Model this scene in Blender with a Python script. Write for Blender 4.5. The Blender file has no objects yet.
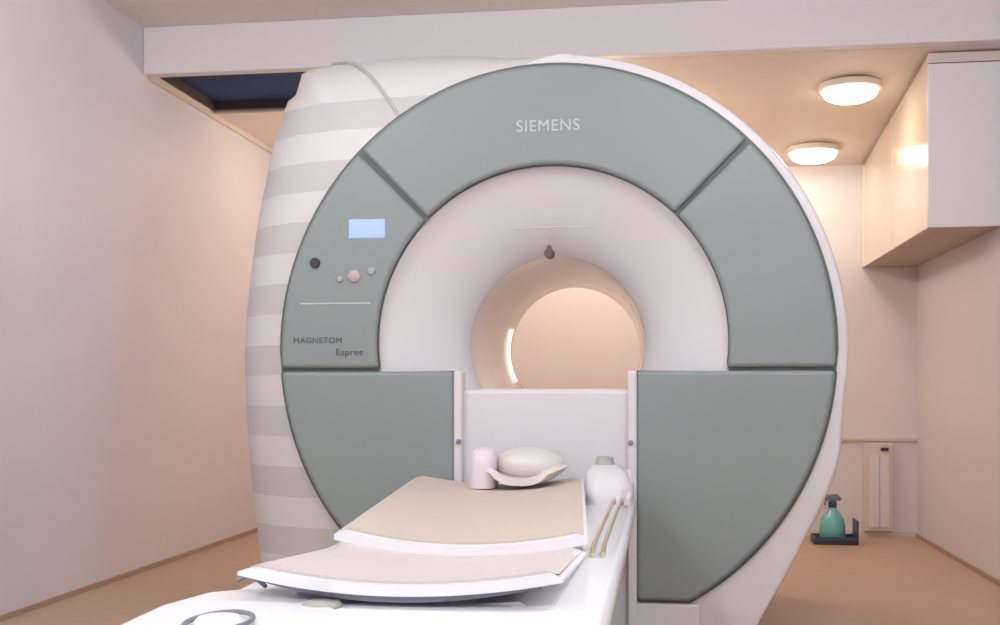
import bpy, bmesh, math, random
from mathutils import Vector, Matrix
C = bpy.context.scene.collection
sc = bpy.context.scene
PI = math.pi

# ---------------------------------------------------------------- camera
cam = bpy.data.cameras.new('camera')
cam.sensor_width = 36.0
cam.lens = 1150.0 / 1000.0 * 36.0
cam.shift_y = 0.0765
cam.clip_start = 0.02
co = bpy.data.objects.new('camera', cam); C.objects.link(co)
co.location = (0, 0, 0.9)
co.rotation_euler = (PI / 2, 0, math.atan(164 / 1150.0))
sc.camera = co
# ---------------------------------------------------------------- world, exposure
w = bpy.data.worlds.new('world'); sc.world = w; w.use_nodes = True
w.node_tree.nodes['Background'].inputs[0].default_value = (0.9, 0.92, 1.0, 1)
w.node_tree.nodes['Background'].inputs[1].default_value = 0.05
sc.view_settings.view_transform = 'Standard'
sc.view_settings.look = 'None'
sc.view_settings.gamma = 1.0
sc.view_settings.use_curve_mapping = False
sc.view_settings.exposure = 0.0

def lamp(name, loc, size, power, col, shape='RECTANGLE', sy=None, rot=(0, 0, 0)):
    l = bpy.data.lights.new(name, 'AREA'); l.shape = shape; l.size = size
    if sy: l.size_y = sy
    l.energy = power; l.color = col
    o = bpy.data.objects.new(name, l); C.objects.link(o); o.location = loc; o.rotation_euler = rot
    return o
def bulb(name, loc, power, col, rad=0.11):
    l = bpy.data.lights.new(name, 'POINT'); l.energy = power; l.color = col; l.shadow_soft_size = rad
    o = bpy.data.objects.new(name, l); C.objects.link(o); o.location = loc
    return o
FRONT_LAMPS = [(-1.6, 2.4), (0.55, 2.4), (-1.6, -0.3), (0.55, -0.3)]
for x, y in FRONT_LAMPS:
    bulb('dome_light', (x, y, 2.69 - 0.22), 40 if y > 1 else 51, (0.86, 0.93, 1.0))
REAR_LAMPS = [(0.915, 5.90, 2.402), (0.865, 6.93, 2.302), (-0.45, 6.35, 2.358), (-1.75, 6.75, 2.47)]  # last two are unseen lamps added behind the scanner to light the rear
REAR_POWER = [2.4, 1.3, 31, 6.0]
for (x, y, z), pw in zip(REAR_LAMPS, REAR_POWER):
    if x > 0: lamp('dome_light', (x, y, z - 0.085), 0.24, pw, (1.0, 0.84, 0.67), 'DISK')
    else: bulb('dome_light', (x, y, z - 0.20), pw, (1.0, 0.84, 0.67))

# ---------------------------------------------------------------- materials
def mat(name, col, rough=0.5, metal=0.0, coat=0.0, emit=None, es=0.0, noise=0.0, nscale=8.0, bump=0.0, alpha=None, trans=0.0, spec=0.5):
    m = bpy.data.materials.new(name); m.use_nodes = True
    nt = m.node_tree; b = nt.nodes['Principled BSDF']
    b.inputs['Base Color'].default_value = (*col, 1)
    b.inputs['Roughness'].default_value = rough
    b.inputs['Metallic'].default_value = metal
    b.inputs['Coat Weight'].default_value = coat
    b.inputs['Coat Roughness'].default_value = 0.08
    b.inputs['Specular IOR Level'].default_value = spec
    b.inputs['Transmission Weight'].default_value = trans
    if emit:
        b.inputs['Emission Color'].default_value = (*emit, 1); b.inputs['Emission Strength'].default_value = es
    if noise or bump:
        tc = nt.nodes.new('ShaderNodeTexCoord'); n = nt.nodes.new('ShaderNodeTexNoise')
        n.inputs['Scale'].default_value = nscale; n.inputs['Detail'].default_value = 4
        nt.links.new(tc.outputs['Object'], n.inputs['Vector'])
        if noise:
            r = nt.nodes.new('ShaderNodeMix'); r.data_type = 'RGBA'
            r.inputs[6].default_value = (*[c * (1 - noise) for c in col], 1)
            r.inputs[7].default_value = (*[min(1, c * (1 + noise)) for c in col], 1)
            nt.links.new(n.outputs['Fac'], r.inputs[0]); nt.links.new(r.outputs[2], b.inputs['Base Color'])
        if bump:
            bp = nt.nodes.new('ShaderNodeBump'); bp.inputs['Strength'].default_value = bump; bp.inputs['Distance'].default_value = 0.01
            nt.links.new(n.outputs['Fac'], bp.inputs['Height']); nt.links.new(bp.outputs['Normal'], b.inputs['Normal'])
    return m
M = {}
M['wall'] = mat('wall_paint', (0.71, 0.675, 0.715), 0.55, noise=0.02, nscale=3)
M['warm_wall'] = mat('warm_wall_paint', (0.78, 0.71, 0.72), 0.5, noise=0.02, nscale=3)
M['beam'] = mat('beam_paint', (0.83, 0.77, 0.79), 0.6)
M['ceiling'] = mat('ceiling_paint', (0.86, 0.82, 0.75), 0.8)
M['rear_ceiling'] = mat('rear_ceiling_paint', (0.84, 0.72, 0.63), 0.6)
M['skirting'] = mat('skirting_paint', (0.40, 0.27, 0.21), 0.6)
M['pale_trim'] = mat('pale_trim', (0.72, 0.62, 0.56), 0.5)
M['white'] = mat('white_plastic', (0.68, 0.645, 0.665), 0.35, coat=0.3)
M['gloss_white'] = mat('gloss_white_plastic', (0.72, 0.675, 0.69), 0.22, coat=0.6)
M['table_white'] = mat('table_white_plastic', (0.90, 0.89, 0.93), 0.3, coat=0.4)
M['pad'] = mat('beige_vinyl', (0.60, 0.50, 0.425), 0.5, noise=0.03, nscale=5)
M['pad_front'] = mat('pale_pink_vinyl', (0.64, 0.555, 0.545), 0.5, noise=0.03, nscale=5)
M['green'] = mat('green_glass_panel', (0.235, 0.265, 0.26), 0.5, coat=0.0, noise=0.03, nscale=2)
M['green_dark'] = mat('green_panel_seam', (0.10, 0.125, 0.11), 0.5)
M['dark'] = mat('dark_plastic', (0.035, 0.03, 0.03), 0.4)
M['grey'] = mat('grey_plastic', (0.35, 0.35, 0.38), 0.4)
M['slate'] = mat('slate_rubber', (0.20, 0.21, 0.27), 0.6)
M['text_pale'] = mat('pale_lettering', (0.50, 0.53, 0.51), 0.4)
M['text_dark'] = mat('dark_lettering', (0.06, 0.07, 0.065), 0.4)
M['screen'] = mat('lit_screen', (0.2, 0.25, 0.5), 0.3, emit=(0.34, 0.47, 1.0), es=0.75)
M['pink'] = mat('pink_button', (0.50, 0.36, 0.36), 0.4)
M['bore'] = mat('bore_liner', (0.70, 0.59, 0.53), 0.22, coat=0.5)
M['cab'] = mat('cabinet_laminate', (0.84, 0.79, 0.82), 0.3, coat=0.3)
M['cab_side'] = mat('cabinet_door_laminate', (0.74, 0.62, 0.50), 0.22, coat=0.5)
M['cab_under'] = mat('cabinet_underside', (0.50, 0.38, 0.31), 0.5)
M['lamp'] = mat('lamp_dome', (0.95, 0.93, 0.88), 0.4, emit=(1.0, 0.94, 0.82), es=6)
M['lamp_rim'] = mat('lamp_rim', (0.75, 0.66, 0.56), 0.4)
M['hatch'] = mat('hatch_glass', (0.05, 0.075, 0.17), 0.8, spec=0.1, noise=0.3, nscale=2)
M['hatch_side'] = mat('hatch_liner', (0.06, 0.04, 0.045), 0.7)
M['teal'] = mat('teal_bottle_plastic', (0.16, 0.50, 0.50), 0.3, coat=0.3)
M['navy'] = mat('navy_plastic', (0.05, 0.07, 0.14), 0.4)
M['coil'] = mat('coil_plastic', (0.68, 0.62, 0.59), 0.4, coat=0.2)
M['coil_pink'] = mat('coil_pad', (0.72, 0.62, 0.69), 0.5)
M['sage'] = mat('sage_plastic', (0.38, 0.39, 0.33), 0.5)
M['gold'] = mat('rail_metal', (0.62, 0.52, 0.36), 0.3, metal=0.6)

# floor vinyl
def floor_mat():
    m = mat('tan_vinyl_floor', (0.50, 0.33, 0.22), 0.42)
    nt = m.node_tree; b = nt.nodes['Principled BSDF']
    tc = nt.nodes.new('ShaderNodeTexCoord'); mp = nt.nodes.new('ShaderNodeMapping'); n = nt.nodes.new('ShaderNodeTexNoise')
    mp.inputs['Scale'].default_value = (2.5, 14, 1); n.inputs['Scale'].default_value = 2.0; n.inputs['Detail'].default_value = 6
    r = nt.nodes.new('ShaderNodeValToRGB')
    r.color_ramp.elements[0].color = (0.46, 0.30, 0.205, 1); r.color_ramp.elements[1].color = (0.55, 0.375, 0.26, 1)
    nt.links.new(tc.outputs['Object'], mp.inputs['Vector']); nt.links.new(mp.outputs['Vector'], n.inputs['Vector'])
    nt.links.new(n.outputs['Fac'], r.inputs['Fac']); nt.links.new(r.outputs['Color'], b.inputs['Base Color'])
    return m
M['floor'] = floor_mat()
# banded cover: pale and grey horizontal bands alternating in colour
def band_mat():
    m = mat('banded_white_cover', (0.80, 0.74, 0.74), 0.4)
    nt = m.node_tree; b = nt.nodes['Principled BSDF']
    tc = nt.nodes.new('ShaderNodeTexCoord'); sp = nt.nodes.new('ShaderNodeSeparateXYZ')
    nt.links.new(tc.outputs['Object'], sp.inputs[0])
    def mth(op, a, bv):
        n = nt.nodes.new('ShaderNodeMath'); n.operation = op
        if hasattr(a, 'name'): nt.links.new(a, n.inputs[0])
        else: n.inputs[0].default_value = a
        if hasattr(bv, 'name'): nt.links.new(bv, n.inputs[1])
        else: n.inputs[1].default_value = bv
        return n.outputs[0]
    z = sp.outputs['Z']
    t = mth('MULTIPLY', mth('SUBTRACT', z, BAND0), 1.0 / BANDP)
    fr = mth('FRACT', t, 0)
    on = mth('LESS_THAN', fr, 0.5)
    top = mth('LESS_THAN', z, 1.98)
    f = mth('MULTIPLY', on, top)
    r = nt.nodes.new('ShaderNodeMix'); r.data_type = 'RGBA'
    r.inputs[6].default_value = (0.70, 0.655, 0.65, 1); r.inputs[7].default_value = (0.575, 0.535, 0.54, 1)
    nt.links.new(f, r.inputs[0]); nt.links.new(r.outputs[2], b.inputs['Base Color'])
    return m
BAND0, BANDP = 0.279, 0.2237
M['band'] = band_mat()

# ---------------------------------------------------------------- helpers
def obj(name, bm, m, parent=None, smooth=False, bevel=0.0, seg=2, angle=40):
    bmesh.ops.recalc_face_normals(bm, faces=bm.faces)
    me = bpy.data.meshes.new(name); bm.to_mesh(me); bm.free()
    o = bpy.data.objects.new(name, me); C.objects.link(o)
    me.materials.append(m)
    if smooth:
        me.shade_smooth()
        me.set_sharp_from_angle(angle=math.radians(angle))
    if bevel:
        b = o.modifiers.new('bevel', 'BEVEL'); b.width = bevel; b.segments = seg; b.limit_method = 'ANGLE'; b.angle_limit = math.radians(35)
        me.shade_smooth(); me.set_sharp_from_angle(angle=math.radians(40))
        wn = o.modifiers.new('wn', 'WEIGHTED_NORMAL'); wn.keep_sharp = True
    if parent is not None:
        o.parent = parent
        o.matrix_parent_inverse = Matrix.Identity(4)
        top = parent
        off = Vector((0, 0, 0))
        while top is not None:
            off += top.location; top = top.parent
        for v in me.vertices: v.co -= off      # parts are modelled in world coordinates; roots have no rotation
        if off.length and 'band' in m.name: pass
    return o
def thing(name, label, cat, loc=(0, 0, 0), group=None):
    o = bpy.data.objects.new(name, None); C.objects.link(o); o.empty_display_size = 0.1
    o.location = loc; o['label'] = label; o['category'] = cat
    if group: o['group'] = group
    return o
def tag(o, label, cat, group=None):
    o['label'] = label; o['category'] = cat
    if group: o['group'] = group
    return o
def struct(name, bm, m, **k):
    o = obj(name, bm, m, **k); o['kind'] = 'structure'; return o
def BM(): return bmesh.new()
def box(bm, x0, x1, y0, y1, z0, z1):
    vs = [bm.verts.new((x, y, z)) for x in (x0, x1) for y in (y0, y1) for z in (z0, z1)]
    for f in ((0, 1, 3, 2), (4, 6, 7, 5), (0, 4, 5, 1), (2, 3, 7, 6), (0, 2, 6, 4), (1, 5, 7, 3)):
        bm.faces.new([vs[i] for i in f])
    return bm
def prism(bm, pts, axis, a, b):
    """extrude a 2-D outline: axis 'y' -> pts are (x,z); 'x' -> (y,z); 'z' -> (x,y)"""
    def mk(p, t):
        return {'y': (p[0], t, p[1]), 'x': (t, p[0], p[1]), 'z': (p[0], p[1], t)}[axis]
    A = [bm.verts.new(mk(p, a)) for p in pts]; B = [bm.verts.new(mk(p, b)) for p in pts]
    n = len(pts)
    bm.faces.new(A); bm.faces.new(B[::-1])
    for i in range(n): bm.faces.new([A[i], B[i], B[(i + 1) % n], A[(i + 1) % n]])
    return bm
def loft(bm, loops, cap0=True, cap1=True, closed=True):
    R = [[bm.verts.new(p) for p in L] for L in loops]; n = len(loops[0])
    for a, b in zip(R, R[1:]):
        for i in range(n if closed else n - 1): bm.faces.new([a[i], a[(i + 1) % n], b[(i + 1) % n], b[i]])
    if cap0: bm.faces.new(R[0])
    if cap1: bm.faces.new(R[-1][::-1])
    return bm
def circ(cx, cz, r, y, n=96, rz=None, a0=0.0):
    rz = rz or r
    return [(cx + r * math.cos(a0 + 2 * PI * i / n), y, cz + rz * math.sin(a0 + 2 * PI * i / n)) for i in range(n)]
def lathe(bm, prof, c, n=32, ax='z'):
    loops = []
    for r, t in prof:
        L = []
        for i in range(n):
            a = 2 * PI * i / n
            if ax == 'z': L.append((c[0] + r * math.cos(a), c[1] + r * math.sin(a), c[2] + t))
            else: L.append((c[0] + r * math.cos(a), c[1] + t, c[2] + r * math.sin(a)))
        loops.append(L)
    return loft(bm, loops)
def tube(bm, pts, r, n=10):
    pts = [Vector(p) for p in pts]; loops = []
    up = Vector((0, 0, 1))
    for i, p in enumerate(pts):
        d = (pts[min(i + 1, len(pts) - 1)] - pts[max(i - 1, 0)]).normalized()
        s = d.cross(up)
        if s.length < 1e-3: s = d.cross(Vector((1, 0, 0)))
        s.normalize(); u = s.cross(d)
        loops.append([tuple(p + (s * math.cos(2 * PI * k / n) + u * math.sin(2 * PI * k / n)) * r) for k in range(n)])
    return loft(bm, loops)
def smooth_path(P, per=8):
    P = [Vector(p) for p in P]; Q = [P[0]] + P + [P[-1]]; out = []
    for i in range(1, len(Q) - 2):
        for k in range(per):
            t = k / per
            a, b, c, d = Q[i - 1], Q[i], Q[i + 1], Q[i + 2]
            out.append(0.5 * ((2 * b) + (c - a) * t + (2 * a - 5 * b + 4 * c - d) * t * t + (3 * b - a - 3 * c + d) * t ** 3))
    out.append(P[-1]); return out
def text(body, name, size, loc, m, parent, spacing=1.0, bold=0.0):
    cu = bpy.data.curves.new('t', 'FONT'); cu.body = body; cu.size = size; cu.extrude = 0.001; cu.offset = 0
    cu.align_x = 'CENTER'; cu.align_y = 'CENTER'; cu.space_character = spacing
    to = bpy.data.objects.new('t', cu); C.objects.link(to)
    bpy.context.view_layer.update()
    me = bpy.data.meshes.new_from_object(to.evaluated_get(bpy.context.evaluated_depsgraph_get()))
    bpy.data.objects.remove(to)
    me.transform(Matrix.Translation(loc) @ Matrix.Rotation(PI / 2, 4, 'X'))
    o = bpy.data.objects.new(name, me); C.objects.link(o)
    me.materials.clear(); me.materials.append(m)
    o.parent = parent
    off = Vector((0, 0, 0)); top = parent
    while top is not None: off += top.location; top = top.parent
    me.transform(Matrix.Translation(-off))
    return o

# ================================================================ SETTING
XL, XR, YB, YF = -2.55, 1.525, -2.2, 7.28     # left, right, behind the camera, far
ZC = 2.69; YBEAM = 5.38; ZB = 2.455
struct('floor', box(BM(), XL - .1, XR + .1, YB - .1, YF + .1, -.1, 0), M['floor'])
struct('wall_left', box(BM(), XL - .1, XL, YB, YF, 0, ZC), M['wall'])
struct('wall_right', box(BM(), XR, XR + .1, YB, YF, 0, ZC), M['wall'])
struct('wall_far', box(BM(), XL - .1, XR + .1, YF, YF + .1, 0, ZC), M['warm_wall'])
struct('wall_near', box(BM(), XL - .1, XR + .1, YB - .1, YB, 0, ZC), M['wall'])
struct('ceiling', box(BM(), XL - .1, XR + .1, YB - .1, YBEAM + .06, ZC, ZC + .1), M['ceiling'])
# the beam across the room where the ceiling steps down
struct('trim_1', box(BM(), XL, XR, YBEAM, YBEAM + .07, ZB, ZC), M['beam'], bevel=0.006)
# rear ceiling: level on the left with an open hatch, falling towards the far wall on the right
XS = -1.15; HX0, HX1, HY0, HY1 = -2.52, -1.30, YBEAM + .07, 6.19; ZL = 2.47
b = BM()
for r in ((XL, HX0, YBEAM + .07, YF), (HX1, XS, YBEAM + .07, YF), (HX0, HX1, HY1, YF)):
    box(b, r[0], r[1], r[2], r[3], ZL, ZL + .06)
struct('ceiling', b, M['rear_ceiling'])
b = BM(); prism(b, [(YBEAM + .07, 2.455), (YF, 2.272), (YF, 2.55), (YBEAM + .07, 2.55)], 'x', XS, XR)
struct('ceiling', b, M['rear_ceiling'])
# skirtings
struct('baseboard_left', box(BM(), XL, XL + .012, YB, YF, 0, .022), M['skirting'])
struct('baseboard_right', box(BM(), XR - .012, XR, YB, YF, 0, .022), M['skirting'])
struct('baseboard_far', box(BM(), XL, XR, YF - .012, YF, 0, .03), M['pale_trim'])
struct('trim_2', box(BM(), XL, XL + .018, YBEAM + .07, YF, ZL - .03, ZL), M['pale_trim'])
struct('trim_3', box(BM(), XS, XR, YF - .018, YF, .585, .603), M['pale_trim'])
# ceiling hatch
t = thing('roof_hatch', 'dark blue recessed roof hatch in the low ceiling behind the beam, left of the scanner', 'roof hatch', (-1.9, 5.8, ZL))
b = BM()
prism(b, [(HX0, ZL), (HX0 + .02, ZL), (HX0 + .02, ZL + .07), (HX0, ZL + .07)], 'y', HY0, HY1)
prism(b, [(HX1 - .02, ZL), (HX1, ZL), (HX1, ZL + .07), (HX1 - .02, ZL + .07)], 'y', HY0, HY1)
box(b, HX0, HX1, HY0, HY0 + .02, ZL, ZL + .07); box(b, HX0, HX1, HY1 - .02, HY1, ZL, ZL + .07)
obj('liner', b, M['hatch_side'], t)
obj('pane', box(BM(), HX0 + .02, HX1 - .02, HY0 + .02, HY1 - .02, ZL + .045, ZL + .06), M['hatch'], t)
b = BM(); box(b, HX0, HX1, HY1, HY1 + .035, ZL - .012, ZL); obj('frame', b, mat('hatch_frame', (0.42, 0.38, 0.38), 0.5), t)

# ================================================================ CEILING LAMPS
def dome(x, y, z, label, group='round dome lamps on the rear ceiling'):
    t = thing('ceiling_lamp', label, 'ceiling lamp', (x, y, z), group)
    b = BM(); lathe(b, [(.0, .012), (.148, .012), (.152, -.004), (.15, -.018), (.136, -.022), (0, -.022)], (x, y, z), 40); o = obj('rim', b, M['lamp_rim'], t, smooth=True)
    b = BM(); lathe(b, [(.135, -.018), (.133, -.035), (.118, -.055), (.085, -.070), (.04, -.077), (.001, -.078)], (x, y, z), 40); obj('lamp_shade', b, M['lamp'], t, smooth=True)
    return t
dome(*REAR_LAMPS[0], 'round glowing dome ceiling lamp just behind the beam, the nearer and larger one')
dome(*REAR_LAMPS[1], 'round glowing dome ceiling lamp close to the far wall, the farther and smaller one')
dome(*REAR_LAMPS[2], 'added round dome ceiling lamp, unseen behind the middle of the scanner, lighting the rear')
dome(*REAR_LAMPS[3], 'added round dome ceiling lamp, unseen behind the left side of the scanner')
for x, y in FRONT_LAMPS:
    dome(x, y, ZC, 'round dome lamp on the high front ceiling, %s, %s side' % ('scanner end' if y > 1 else 'near end', 'left' if x < 0 else 'right'), 'round dome lamps on the front ceiling')

# ================================================================ WALL CABINET (right, behind the beam)
cx0, cx1, cy0, cy1, cz0 = 1.2, XR, YBEAM + .12, YF, 1.642
zt = lambda y: 2.455 - (y - YBEAM - .07) * 0.1 - .004
t = thing('wall_cabinet', 'pale glossy wall cabinet hung high on the right wall under the rear ceiling', 'cabinet', (1.36, cy0, cz0))
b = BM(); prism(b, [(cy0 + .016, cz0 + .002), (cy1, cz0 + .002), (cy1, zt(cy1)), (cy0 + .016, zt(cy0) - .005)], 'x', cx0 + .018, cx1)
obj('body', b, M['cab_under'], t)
b = BM(); box(b, cx0, cx1, cy0, cy0 + .016, cz0, 2.392); obj('end_panel', b, M['cab'], t, bevel=0.003)
b = BM(); box(b, cx0, cx1, cy0, cy0 + .016, 2.396, 2.44); obj('filler_strip', b, M['pale_trim'], t)
ny = 2; L = (cy1 - cy0 - .02 - .08) / ny
for k in range(ny):
    y0 = cy0 + .02 + k * L; y1 = y0 + L - .006
    b = BM(); prism(b, [(y0, cz0), (y1, cz0), (y1, zt(y1) - .012), (y0, zt(y0) - .012)], 'x', cx0, cx0 + .016)
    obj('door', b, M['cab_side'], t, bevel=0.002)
b = BM(); box(b, cx0 - .004, cx0 + .018, cy1 - .08, cy1, cz0, zt(cy1) - .012); obj('end_stile', b, mat('cabinet_stile', (0.85, 0.74, 0.62), 0.3, coat=0.4), t, bevel=0.004)

# narrow wall box below the rail on the far wall
t = thing('wall_locker', 'narrow pale upright wall box below the rail on the far wall, right of the scanner', 'wall box', (1.29, YF, .03))
b = BM(); box(b, 1.205, 1.375, YF - .05, YF, .035, .57); obj('body', b, M['pale_trim'], t, bevel=0.006)
b = BM(); box(b, 1.232, 1.29, YF - .058, YF - .05, .06, .50); obj('door', b, M['warm_wall'], t, bevel=0.003)
b = BM(); box(b, 1.298, 1.352, YF - .058, YF - .05, .06, .50); obj('door', b, M['warm_wall'], t, bevel=0.003)
b = BM(); box(b, 1.30, 1.345, YF - .066, YF - .05, .525, .545); obj('latch', b, M['dark'], t, bevel=0.003)

# ================================================================ SPRAY BOTTLE IN ITS CADDY
bx, by = 0.985, 6.93
t = thing('cleaning_caddy', 'low dark navy open caddy on the floor against the right foot of the scanner', 'caddy', (bx, by, 0))
b = BM(); box(b, bx - .125, bx + .125, by - .09, by + .09, 0.0, .022); obj('base', b, M['dark'], t, bevel=0.006)
b = BM()
for r in ((bx - .125, bx - .117, by - .09, by + .09), (bx + .117, bx + .125, by - .09, by + .09), (bx - .117, bx + .117, by - .09, by - .082), (bx - .117, bx + .117, by + .082, by + .09)):
    box(b, *r, .022, .045 if r[0] < bx + .1 else .14)
obj('side', b, M['navy'], t, bevel=0.002)
t = thing('spray_bottle', 'teal spray bottle with a dark trigger top standing in the navy caddy', 'bottle', (bx - .01, by, .022))
b = BM(); lathe(b, [(.0, 0), (.068, 0), (.074, .012), (.074, .07), (.066, .115), (.045, .15), (.024, .172), (.022, .185), (0, .185)], (bx - .01, by, .024), 28); obj('bottle_body', b, M['teal'], t, smooth=True)
b = BM(); lathe(b, [(0, .184), (.024, .184), (.026, .215), (.015, .222), (0, .222)], (bx - .01, by, .024), 20); obj('collar', b, M['navy'], t, smooth=True)
b = BM(); prism(b, [(bx - .05, .247), (bx + .035, .247), (bx + .04, .262), (bx + .02, .285), (bx - .045, .282), (bx - .06, .272)], 'y', by - .013, by + .013); obj('spray_head', b, M['slate'], t, bevel=0.004)
b = BM(); tube(b, [(bx - .045, by, .25), (bx - .055, by, .225), (bx - .048, by, .20)], .005); obj('trigger', b, M['slate'], t, smooth=True)

# ================================================================ THE SCANNER
GX, GZ, G0 = -0.394, 1.066, 4.0
G = thing('scanner', 'large white ring-shaped medical scanner with green front panels around its open bore', 'medical scanner', (GX, 4.7, 0))
def polar(pts, a, c=(GX, GZ)):
    d = (math.cos(a), math.sin(a)); best = None
    n = len(pts)
    for i in range(n):
        p, q = pts[i], pts[(i + 1) % n]
        ex, ez = q[0] - p[0], q[1] - p[1]; det = d[0] * (-ez) + ex * d[1]
        if abs(det) < 1e-9: continue
        rx, rz = p[0] - c[0], p[1] - c[1]
        t_ = (rx * (-ez) + ex * rz) / det; u = (d[0] * rz - d[1] * rx) / det
        if t_ > 0 and -1e-6 <= u <= 1 + 1e-6 and (best is None or t_ > best): best = t_
    return best
def ring2(pts):
    return [(p.x, p.y) for p in smooth_path([(x, z, 0) for x, z in pts], 8)]
N = 240
def sect(pts, y, sh=0.0, ysh=0.0):
    out = []
    for i in range(N):
        a = 2 * PI * i / N
        r = polar(pts, a) - sh
        x, z = GX + r * math.cos(a), GZ + r * math.sin(a)
        out.append((x, y, max(z, 0.0)))
    return out
ecx, ecz, erx, erz = GX, 1.035, 0.9645, 0.99
right = []
for k in range(0, 23):                       # right side, from the top round to the lower flank
    a = math.radians(90 - k * 5)
    right.append((ecx + 1.012 * math.cos(a), ecz + 1.038 * math.sin(a)))
right = right[:21] + [(.588, .67), (.545, .535), (.478, .395), (.40, .24), (.326, .107), (.285, 0.0)]
left_f = [(-1.0, 0.0)] + [(ecx + .973 * math.cos(math.radians(k)), ecz + .998 * math.sin(math.radians(k))) for k in range(232, 100, -8)]
F = ring2(left_f + right)
left_s = [(-1.582, 0.0), (-1.591, 0.217), (-1.612, 0.497), (-1.631, 0.853), (-1.631, 1.134), (-1.591, 1.534), (-1.535, 1.851), (-1.498, 1.986), (-1.477, 2.042), (-1.437, 2.075), (-1.423, 2.145), (-1.348, 2.173), (-1.17, 2.187), (-0.936, 2.187), (-0.674, 2.164)]
right_s = [(GX + (x - GX) * .985, z if z < .05 else GZ + (z - GZ) * .99) for x, z in right]
right_s[0] = (GX, 2.12); right_s[1] = (-.30, 2.09)
S = ring2(left_s + right_s)
def mix(A, B, t, y, sh=0):
    a, b = sect(A, y, sh), sect(B, y, sh)
    return [((1 - t) * p[0] + t * q[0], y, (1 - t) * p[2] + t * q[2]) for p, q in zip(a, b)]
RI = 0.610
# front ring cover (white rim around the green panels)
b = BM(); inner = circ(GX, GZ, RI, G0, N)
loft(b, [inner, sect(F, G0, .016), sect(F, G0 + .006, .006), sect(F, G0 + .02, 0), mix(F, S, .02, G0 + .05)], False, False)
obj('front_cover', b, M['gloss_white'], G, smooth=True, angle=50)
# banded body cover bulging out on the left
b = BM()
loft(b, [mix(F, S, .012, G0 + .045, .002), mix(F, S, .30, G0 + .075), mix(F, S, .60, G0 + .14), mix(F, S, .85, G0 + .24), sect(S, G0 + .40), sect(S, G0 + .70), sect(S, 5.0), sect(S, 5.22, .03), sect(S, 5.31, .09), circ(GX, GZ, .36, 5.335, N)], False, False)
body = obj('body_cover', b, M['band'], G, smooth=True, angle=60)
# seam where the ring cover meets the body cover, top left
seam_pts = []
def surf(a, t, y):
    ra, rb = polar(F, a), polar(S, a); rr = (1 - t) * ra + t * rb
    return (GX + rr * math.cos(a), y, GZ + rr * math.sin(a))
seam_pts = [surf(math.radians(124), .03, G0 + .047), surf(math.radians(124), .30, G0 + .073), surf(math.radians(124.5), .60, G0 + .138), surf(math.radians(126), .85, G0 + .238), surf(math.radians(129), 1.0, G0 + .398)]
b = BM(); tube(b, smooth_path(seam_pts, 6), .006, 6)
obj('cover_seam', b, mat('cover_seam', (0.52, 0.45, 0.43), 0.6), G, smooth=True)
# funnel and bore
b = BM()
prof = [(RI + .002, 0.0), (RI - .006, .012), (.585, .026), (.545, .05), (.49, .085), (.435, .12), (.39, .16), (.355, .20), (.335, .24), (.326, .27)]
loft(b, [circ(GX, GZ, r, G0 + y, 128) for r, y in prof], False, False)
obj('bore_funnel', b, M['gloss_white'], G, smooth=True, angle=80)
b = BM()
loft(b, [circ(GX, GZ, .3255, G0 + .268, 96), circ(GX, GZ, .315, G0 + .33, 96), circ(GX, GZ, .305, G0 + .45, 96), circ(GX, GZ, .295, G0 + .8, 96), circ(GX, GZ, .288, G0 + 1.15, 96), circ(GX, GZ, .30, G0 + 1.26, 96), circ(GX, GZ, .365, G0 + 1.335, 96)], False, False)
obj('bore_liner', b, M['bore'], G, smooth=True, angle=80)
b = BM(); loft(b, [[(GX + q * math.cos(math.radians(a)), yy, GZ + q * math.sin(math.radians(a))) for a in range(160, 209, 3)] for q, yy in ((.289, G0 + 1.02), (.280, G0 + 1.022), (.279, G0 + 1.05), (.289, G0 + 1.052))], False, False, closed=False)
obj('bore_streak', b, mat('bore_streak_strip', (0.9, 0.86, 0.8), 0.3, emit=(1.0, 0.90, 0.76), es=0.9), G, smooth=True)  # emissive strip forming the bright streak inside the bore
# thin seam across the top of the funnel
b = BM(); tube(b, [(GX - .145 + i * .029, G0 + .052, 1.468 + .004 * math.sin(PI * i / 10)) for i in range(11)], .003, 6)
obj('funnel_seam', b, mat('funnel_seam', (0.55, 0.5, 0.52), 0.5), G, smooth=True)
# small camera at the top of the funnel
b = BM(); lathe(b, [(0, -.03), (.013, -.03), (.018, -.022), (.018, .02), (0, .02)], (-.408, G0 + .125, 1.386), 20, 'y'); prism(b, [(-.42, 1.39), (-.396, 1.39), (-.402, 1.415), (-.414, 1.415)], 'y', G0 + .10, G0 + .14)
obj('bore_camera', b, mat('brown_camera', (0.12, 0.08, 0.05), 0.5), G, smooth=True)
# bed inside the bore
b = BM(); prism(b, [(GX - .265, .90), (GX + .265, .90), (GX + .23, .85), (GX + .12, .80), (GX - .12, .80), (GX - .23, .85)], 'y', G0 + .05, 5.38)
obj('bore_bed', b, M['table_white'], G, bevel=0.006)
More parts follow.
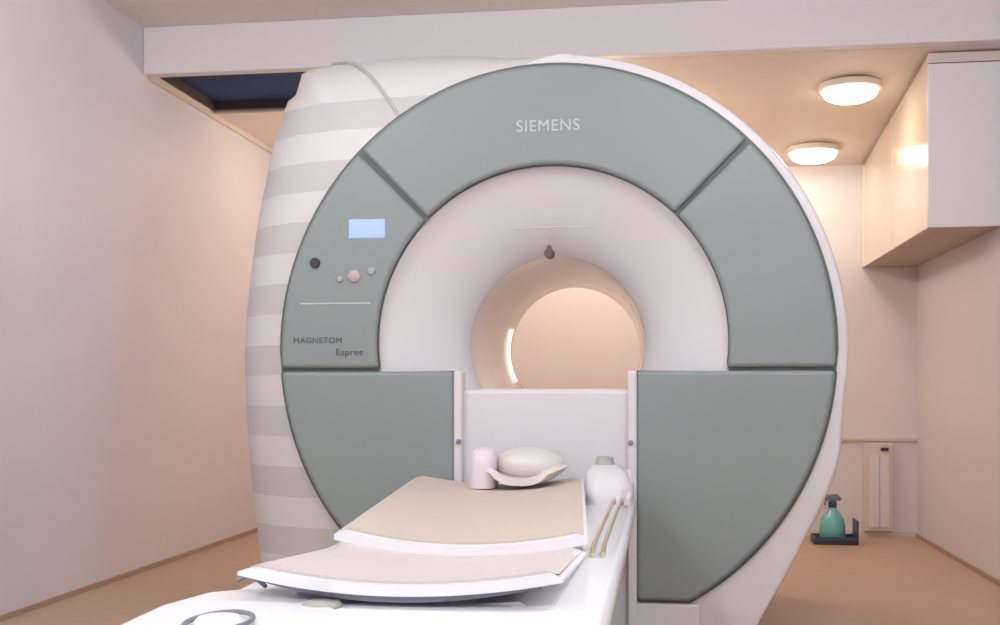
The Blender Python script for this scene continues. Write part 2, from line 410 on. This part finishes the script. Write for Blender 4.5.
# docking panel between the lower green panels
b = BM()
box(b, -.722, -.100, G0 - .006, G0 + .40, .0, .898)
obj('dock_panel', b, M['white'], G, bevel=0.014, seg=3)
for x0, x1 in ((-.731, -.700), (-.124, -.092)):
    b = BM(); box(b, x0, x1, G0 - .032, G0 + .05, .0, .962); obj('dock_cheek', b, M['white'], G, bevel=0.006)
for x in (-.712, -.113):
    b = BM(); lathe(b, [(0, -.012), (.009, -.010), (.010, 0), (0, 0)], (x, G0 - .03, .715), 16, 'y'); obj('screw', b, M['slate'], G, smooth=True)
b = BM(); box(b, -.100, .12, G0 - .02, G0 + .2, 0, .165); obj('foot_panel', b, M['white'], G, bevel=0.008)
b = BM(); box(b, -.92, -.722, G0 - .02, G0 + .2, 0, .165); obj('foot_panel', b, M['white'], G, bevel=0.008)

# green panels (each a slab of its own) with a dark backing showing in the gaps
def earc(z0, z1, side, n=40, inset=0.0):
    rx, rz = erx - inset, erz - inset
    a0 = math.asin(max(-1, min(1, (z0 - ecz) / rz))); a1 = math.asin(max(-1, min(1, (z1 - ecz) / rz)))
    return [(ecx + side * rx * math.cos(a0 + (a1 - a0) * i / n), ecz + rz * math.sin(a0 + (a1 - a0) * i / n)) for i in range(n + 1)]
def ell_hit(a, inset=0):
    rx, rz = erx - inset, erz - inset
    d = (math.cos(a), math.sin(a)); oz = GZ - ecz
    A = (d[0] / rx) ** 2 + (d[1] / rz) ** 2; B = 2 * oz * d[1] / rz ** 2; Cc = (oz / rz) ** 2 - 1
    t_ = (-B + math.sqrt(B * B - 4 * A * Cc)) / (2 * A)
    return GX + t_ * d[0], GZ + t_ * d[1]
RP = RI + .004; ZS = .968; GAP = .0085
def ring_panel(a0, a1, n=48, cut=None):
    out = [ell_hit(a0 + (a1 - a0) * i / n) for i in range(n + 1)]
    inn = [(GX + RP * math.cos(a1 + (a0 - a1) * i / n), GZ + RP * math.sin(a1 + (a0 - a1) * i / n)) for i in range(n + 1)]
    return out + inn
def side_ring(side):
    aseam = math.radians(135 if side < 0 else 45) 
    g_out = GAP / .95; g_in = GAP / RP
    pts = []
    # outer arc from seam down to ZS
    zt_ = ell_hit(aseam + (g_out if side < 0 else -g_out))[1]
    pts += earc(zt_, ZS + .006, side)
    # inner arc from ZS up to seam
    a0 = math.asin((ZS + .006 - GZ) / RP); a1 = math.radians(45) - g_in
    for i in range(33):
        a = a0 + (a1 - a0) * i / 32
        pts.append((GX + side * RP * math.cos(a), GZ + RP * math.sin(a)))
    return pts
Y1, Y2 = G0 - .034, G0 - .006
go = G0 - .010
b = BM()
back = ring_panel(math.radians(45) + GAP / .95, math.radians(135) - GAP / .95)
prism(b, ring_panel(math.radians(45) + .009, math.radians(135) - .009), 'y', Y1, Y2)
top_panel = obj('top_panel', b, M['green'], G, bevel=0.016, seg=3)
b = BM(); prism(b, side_ring(-1), 'y', Y1, Y2); left_panel = obj('control_panel', b, M['green'], G, bevel=0.016, seg=3)
b = BM(); prism(b, side_ring(1), 'y', Y1, Y2); obj('side_panel', b, M['green'], G, bevel=0.016, seg=3)
ZBOT = .176
for side, xin in ((-1, -.731), (1, -.092)):
    pts = earc(ZS - .006, ZBOT, side, 48) + [(xin, ZBOT), (xin, ZS - .006)]
    b = BM(); prism(b, pts, 'y', Y1, Y2); obj('lower_panel', b, M['green'], G, bevel=0.016, seg=3)
# dark backing plate behind the gaps
b = BM()
outl = [(ecx + (erx + .011) * math.cos(math.radians(a)), ecz + (erz + .011) * math.sin(math.radians(a))) for a in range(0, 181, 3)]
inn = [(GX + (RP - .003) * math.cos(math.radians(a)), GZ + (RP - .003) * math.sin(math.radians(a))) for a in range(180, -1, -3)]
left_low = [(ecx - erx - .004, ZS - .012)]
prism(b, outl + [(ecx - erx - .003, ZS - .012), (GX - RP, ZS - .012)] + [(GX + (RP - .003) * math.cos(math.radians(a)), GZ + (RP - .003) * math.sin(math.radians(a))) for a in range(188, -9, -3)] + [(GX + RP, ZS - .012), (ecx + erx + .003, ZS - .012)], 'y', G0 - .012, G0 - .002)
obj('panel_backing', b, M['green_dark'], G)
for side, xin in ((-1, -.731), (1, -.092)):
    pts = []
    for p in earc(ZS - .004, ZBOT - .008, side, 48): pts.append((p[0] + side * .009, p[1] - .006))
    pts += [(xin, ZBOT - .008), (xin, ZS - .004)]
    b = BM(); prism(b, pts, 'y', G0 - .012, G0 - .002); obj('panel_backing', b, M['green_dark'], G)

# lettering, display and controls
text('SIEMENS', 'lettering', .056, (-.398, Y1 - .001, 1.811), M['text_pale'], top_panel, 1.08)
text('MAGNETOM', 'lettering', .030, (-1.222, Y1 - .001, 1.072), M['text_dark'], left_panel, 1.1)
text('Espree', 'lettering', .034, (-1.105, Y1 - .001, 1.030), M['text_dark'], left_panel, 1.1)
ys = Y1
b = BM(); box(b, -1.108, -.976, ys - .004, ys + .01, 1.434, 1.502); obj('display', b, M['screen'], left_panel, bevel=.004)
b = BM(); lathe(b, [(0, -.012), (.015, -.012), (.018, -.008), (.018, .003), (0, .003)], (-1.231, ys, 1.349), 20, 'y'); obj('knob', b, M['dark'], left_panel, smooth=True)
b = BM()
lathe(b, [(0, -.010), (.016, -.010), (.021, -.006), (.022, .003), (0, .003)], (-1.088, ys, 1.30), 20, 'y')
obj('button', b, M['pink'], left_panel, smooth=True)
for x, r, z in ((-1.025, .014, 1.318), (-1.14, .011, 1.29)):
    b = BM(); lathe(b, [(0, -.008), (r - .003, -.008), (r, -.005), (r, .003), (0, .003)], (x, ys, z), 20, 'y'); obj('button', b, M['grey'], left_panel, smooth=True)
b = BM(); box(b, -1.285, -1.03, ys - .0015, ys + .003, 1.202, 1.207); obj('pinstripe', b, M['text_pale'], left_panel)

# ================================================================ PATIENT TABLE
ZT = .585
T = thing('patient_table', 'white patient table in front of the scanner bore with its foot end nearest', 'patient table', (-.44, 2.8, 0))
# pedestal
b = BM(); loft(b, [[(x, y, z) for x, y in ((-.66, 2.25), (-.20, 2.25), (-.16, 3.94), (-.70, 3.94))] for z in (0.0,)] + [[(x, y, z) for x, y in ((-.64, 2.3), (-.22, 2.3), (-.18, 3.94), (-.68, 3.94))] for z in (.12,)] + [[(x, y, z) for x, y in ((-.70, 2.15), (-.17, 2.15), (-.12, 3.955), (-.72, 3.955))] for z in (.40,)])
obj('pedestal', b, M['white'], T, bevel=.02, seg=3)
# frame tray, wider than the pads
def rrect(x0, x1, y0, y1, z, r=.05, n=5):
    out = []
    for cx_, cy_, a0 in ((x1 - r, y1 - r, 0), (x0 + r, y1 - r, 90), (x0 + r, y0 + r, 180), (x1 - r, y0 + r, 270)):
        for i in range(n + 1):
            a = math.radians(a0 + 90 * i / n); out.append((cx_ + r * math.cos(a), cy_ + r * math.sin(a), z))
    return out
b = BM(); loft(b, [rrect(-.70, -.16, 1.80, 3.94, .40), rrect(-.755, -.105, 1.72, 3.935, .475), rrect(-.765, -.09, 1.70, 3.94, .50), rrect(-.765, -.09, 1.70, 3.94, .530), rrect(-.755, -.10, 1.71, 3.935, .540)])
obj('table_frame', b, M['table_white'], T, smooth=True, angle=50)
# concave pads; cx(y) gives the slightly skewed centre line
def cxl(y):
    return -.4400 if y < 2.45 else -.4400 - (y - 2.45) * .085
def pad(name, y0, y1, m, sag, hw, z0, thick, rise=0.0, out=0.0, curve=.0, flare=0.0):
    b = BM(); loops = []; ny, nx = 14, 24
    for j in range(ny + 1):
        v = j / ny; y = y0 + (y1 - y0) * v; L = []
        up, dn = [], []
        for i in range(nx + 1):
            u = -1 + 2 * i / nx
            yy = y + curve * (1 - u * u) * (1 - v)
            z = z0 - sag * (1 - u * u) + rise * v
            edge = .012 * (max(0, abs(u) - .9) / .1) ** 2
            x = cxl(yy) + u * (hw + out + flare * v)
            up.append((x, yy, z - edge)); dn.append((x, yy, z - thick))
        loops.append(up + dn[::-1])
    loft(b, loops, False, False)
    b.verts.ensure_lookup_table(); nn = 2 * (nx + 1)
    for base in (0, ny * nn):                       # end faces as a strip of quads, so the crescent stays a crescent
        for i in range(nx):
            b.faces.new([b.verts[base + i], b.verts[base + i + 1], b.verts[base + nn - 2 - i], b.verts[base + nn - 1 - i]])
    return obj(name, b, m, T, smooth=True, angle=50)
pad('rear_tray', 2.46, 3.90, M['table_white'], .030, .280, .592, .024, curve=-.03, flare=.012, rise=.012)
pad('rear_cushion', 2.49, 3.87, M['pad'], .030, .272, .596, .012, curve=-.03, flare=.012, rise=.012)
pad('front_tray', 1.87, 2.62, M['table_white'], .024, .277, .602, .018, rise=-.050, curve=-.03)
pad('front_cushion', 1.895, 2.60, M['pad_front'], .024, .268, .605, .010, rise=-.050, curve=-.03)
# shade of the gap under the front lip, put in as a dark strip
pad('gap_shade', 1.880, 1.98, M['slate'], .024, .240, .5845, .012, curve=-.03)
pad('tray_support', 1.90, 3.80, M['table_white'], .012, .22, .548, .04)
# side rails on the right
for x in (-.128, -.150):
    b = BM(); tube(b, [(x, 2.45, .548), (x, 2.5, .565), (x, 3.5, .565), (x, 3.55, .548)], .005, 8); obj('side_rail', b, M['gold'], T, smooth=True)
# foot-end console with its round release knob, left
b = BM()
top = [(-.46, 1.74), (-.50, 1.66), (-.62, 1.56), (-.78, 1.55), (-.825, 1.62), (-.83, 1.80), (-.80, 1.93), (-.72, 1.99), (-.66, 1.98)]
loft(b, [[(x * .97 - .02, y, .44) for x, y in top], [(x, y, .50) for x, y in top], [(x, y, .53) for x, y in top], [(-.65 + (x + .65) * .95, 1.78 + (y - 1.78) * .95, .545) for x, y in top]])
obj('foot_console', b, M['table_white'], T, smooth=True, angle=40, bevel=.01)
b = BM(); loops = []
for i in range(49):
    a = 2 * PI * i / 48; loops.append((-.66 + .046 * math.cos(a), 1.645 + .075 * math.sin(a), .552))
tube(b, loops, .004, 8); obj('knob_ring', b, M['slate'], T, smooth=True)
b = BM(); lathe(b, [(0, 0), (.036, 0), (.038, .012), (.03, .02), (0, .022)], (-.66, 1.645, .540), 32); obj('release_knob', b, M['table_white'], T, smooth=True)
b = BM(); tube(b, smooth_path([(-.745, 1.94, .562), (-.725, 1.945, .570), (-.70, 1.92, .568), (-.68, 1.905, .560)], 5), .004, 8); obj('grab_handle', b, M['slate'], T, smooth=True)
b = BM(); lathe(b, [(0, -.01), (.03, -.01), (.034, 0), (.03, .006), (0, .008)], (-.56, 1.84, .543), 24); obj('foot_button', b, M['sage'], T, smooth=True)

# ================================================================ THINGS ON THE TABLE
# head holder: bowl with two upright wings
hx, hy, hz = -.455, 3.74, ZT - .005
t = thing('head_coil', 'cream rounded head holder lying on the table just before the bore', 'head holder', (hx, hy, hz))
b = BM(); loops = []
for j in range(9):
    v = j / 8; y = hy - .12 + .24 * v; s = math.sin(PI * (0.12 + .76 * v)) ** .5
    up, dn = [], []
    for i in range(17):
        u = -1 + i / 8
        up.append((hx + u * .13 * s, y, hz + .035 + .045 * abs(u) ** 2.2 * s)); dn.append((hx + u * .15 * s, y, hz + .012 + .06 * abs(u) ** 3 * s))
    loops.append(up + dn[::-1])
loft(b, loops); obj('cradle', b, M['coil'], t, smooth=True, angle=60)
b = BM(); bmesh.ops.create_uvsphere(b, u_segments=28, v_segments=16, radius=1); bmesh.ops.scale(b, vec=(.115, .10, .060), verts=b.verts); bmesh.ops.translate(b, vec=(hx + .015, hy + .03, hz + .07), verts=b.verts); obj('head_pad', b, M['coil'], t, smooth=True)
b = BM(); loft(b, [rrect(hx - .165, hx - .085, hy - .10, hy + .04, hz + z, .03 - .002, 5) for z in (.0, .08)] + [rrect(hx - .16, hx - .09, hy - .09, hy + .03, hz + .118, .03, 5), rrect(hx - .15, hx - .10, hy - .07, hy + .01, hz + .128, .024, 5)]); obj('side_wing', b, M['coil_pink'], t, smooth=True, angle=50)
# plug box at the right of the table end
px_, py_, pz_ = -.172, 3.72, .542
t = thing('coil_plug', 'white rounded plug box with a sage green top at the right end of the table', 'plug', (px_, py_, pz_))
b = BM(); loft(b, [rrect(px_ - .07, px_ + .075, py_ - .14, py_ + .12, pz_ + z - .002, .04, 6) for z in (0.0, .05)] + [rrect(px_ - .075, px_ + .055, py_ - .09, py_ + .11, pz_ + .092, .045, 6), rrect(px_ - .05, px_ + .02, py_ - .04, py_ + .08, pz_ + .115, .03, 6)]); obj('housing', b, M['white'], t, smooth=True, angle=50)
b = BM(); loft(b, [rrect(px_ - .048, px_ + .012, py_ - .035, py_ + .07, pz_ + .114, .028, 6), rrect(px_ - .045, px_ + .008, py_ - .03, py_ + .065, pz_ + .138, .026, 6)]); obj('cap', b, M['sage'], t, smooth=True, angle=50)
b = BM(); tube(b, smooth_path([(px_ + .06, py_ + .02, pz_ + .09), (px_ + .065, py_ - .06, pz_ + .06), (px_ + .062, py_ - .14, pz_ + .02), (px_ + .06, py_ - .2, pz_ + .011)], 6), .010, 10); obj('cable', b, M['coil_pink'], t, smooth=True)
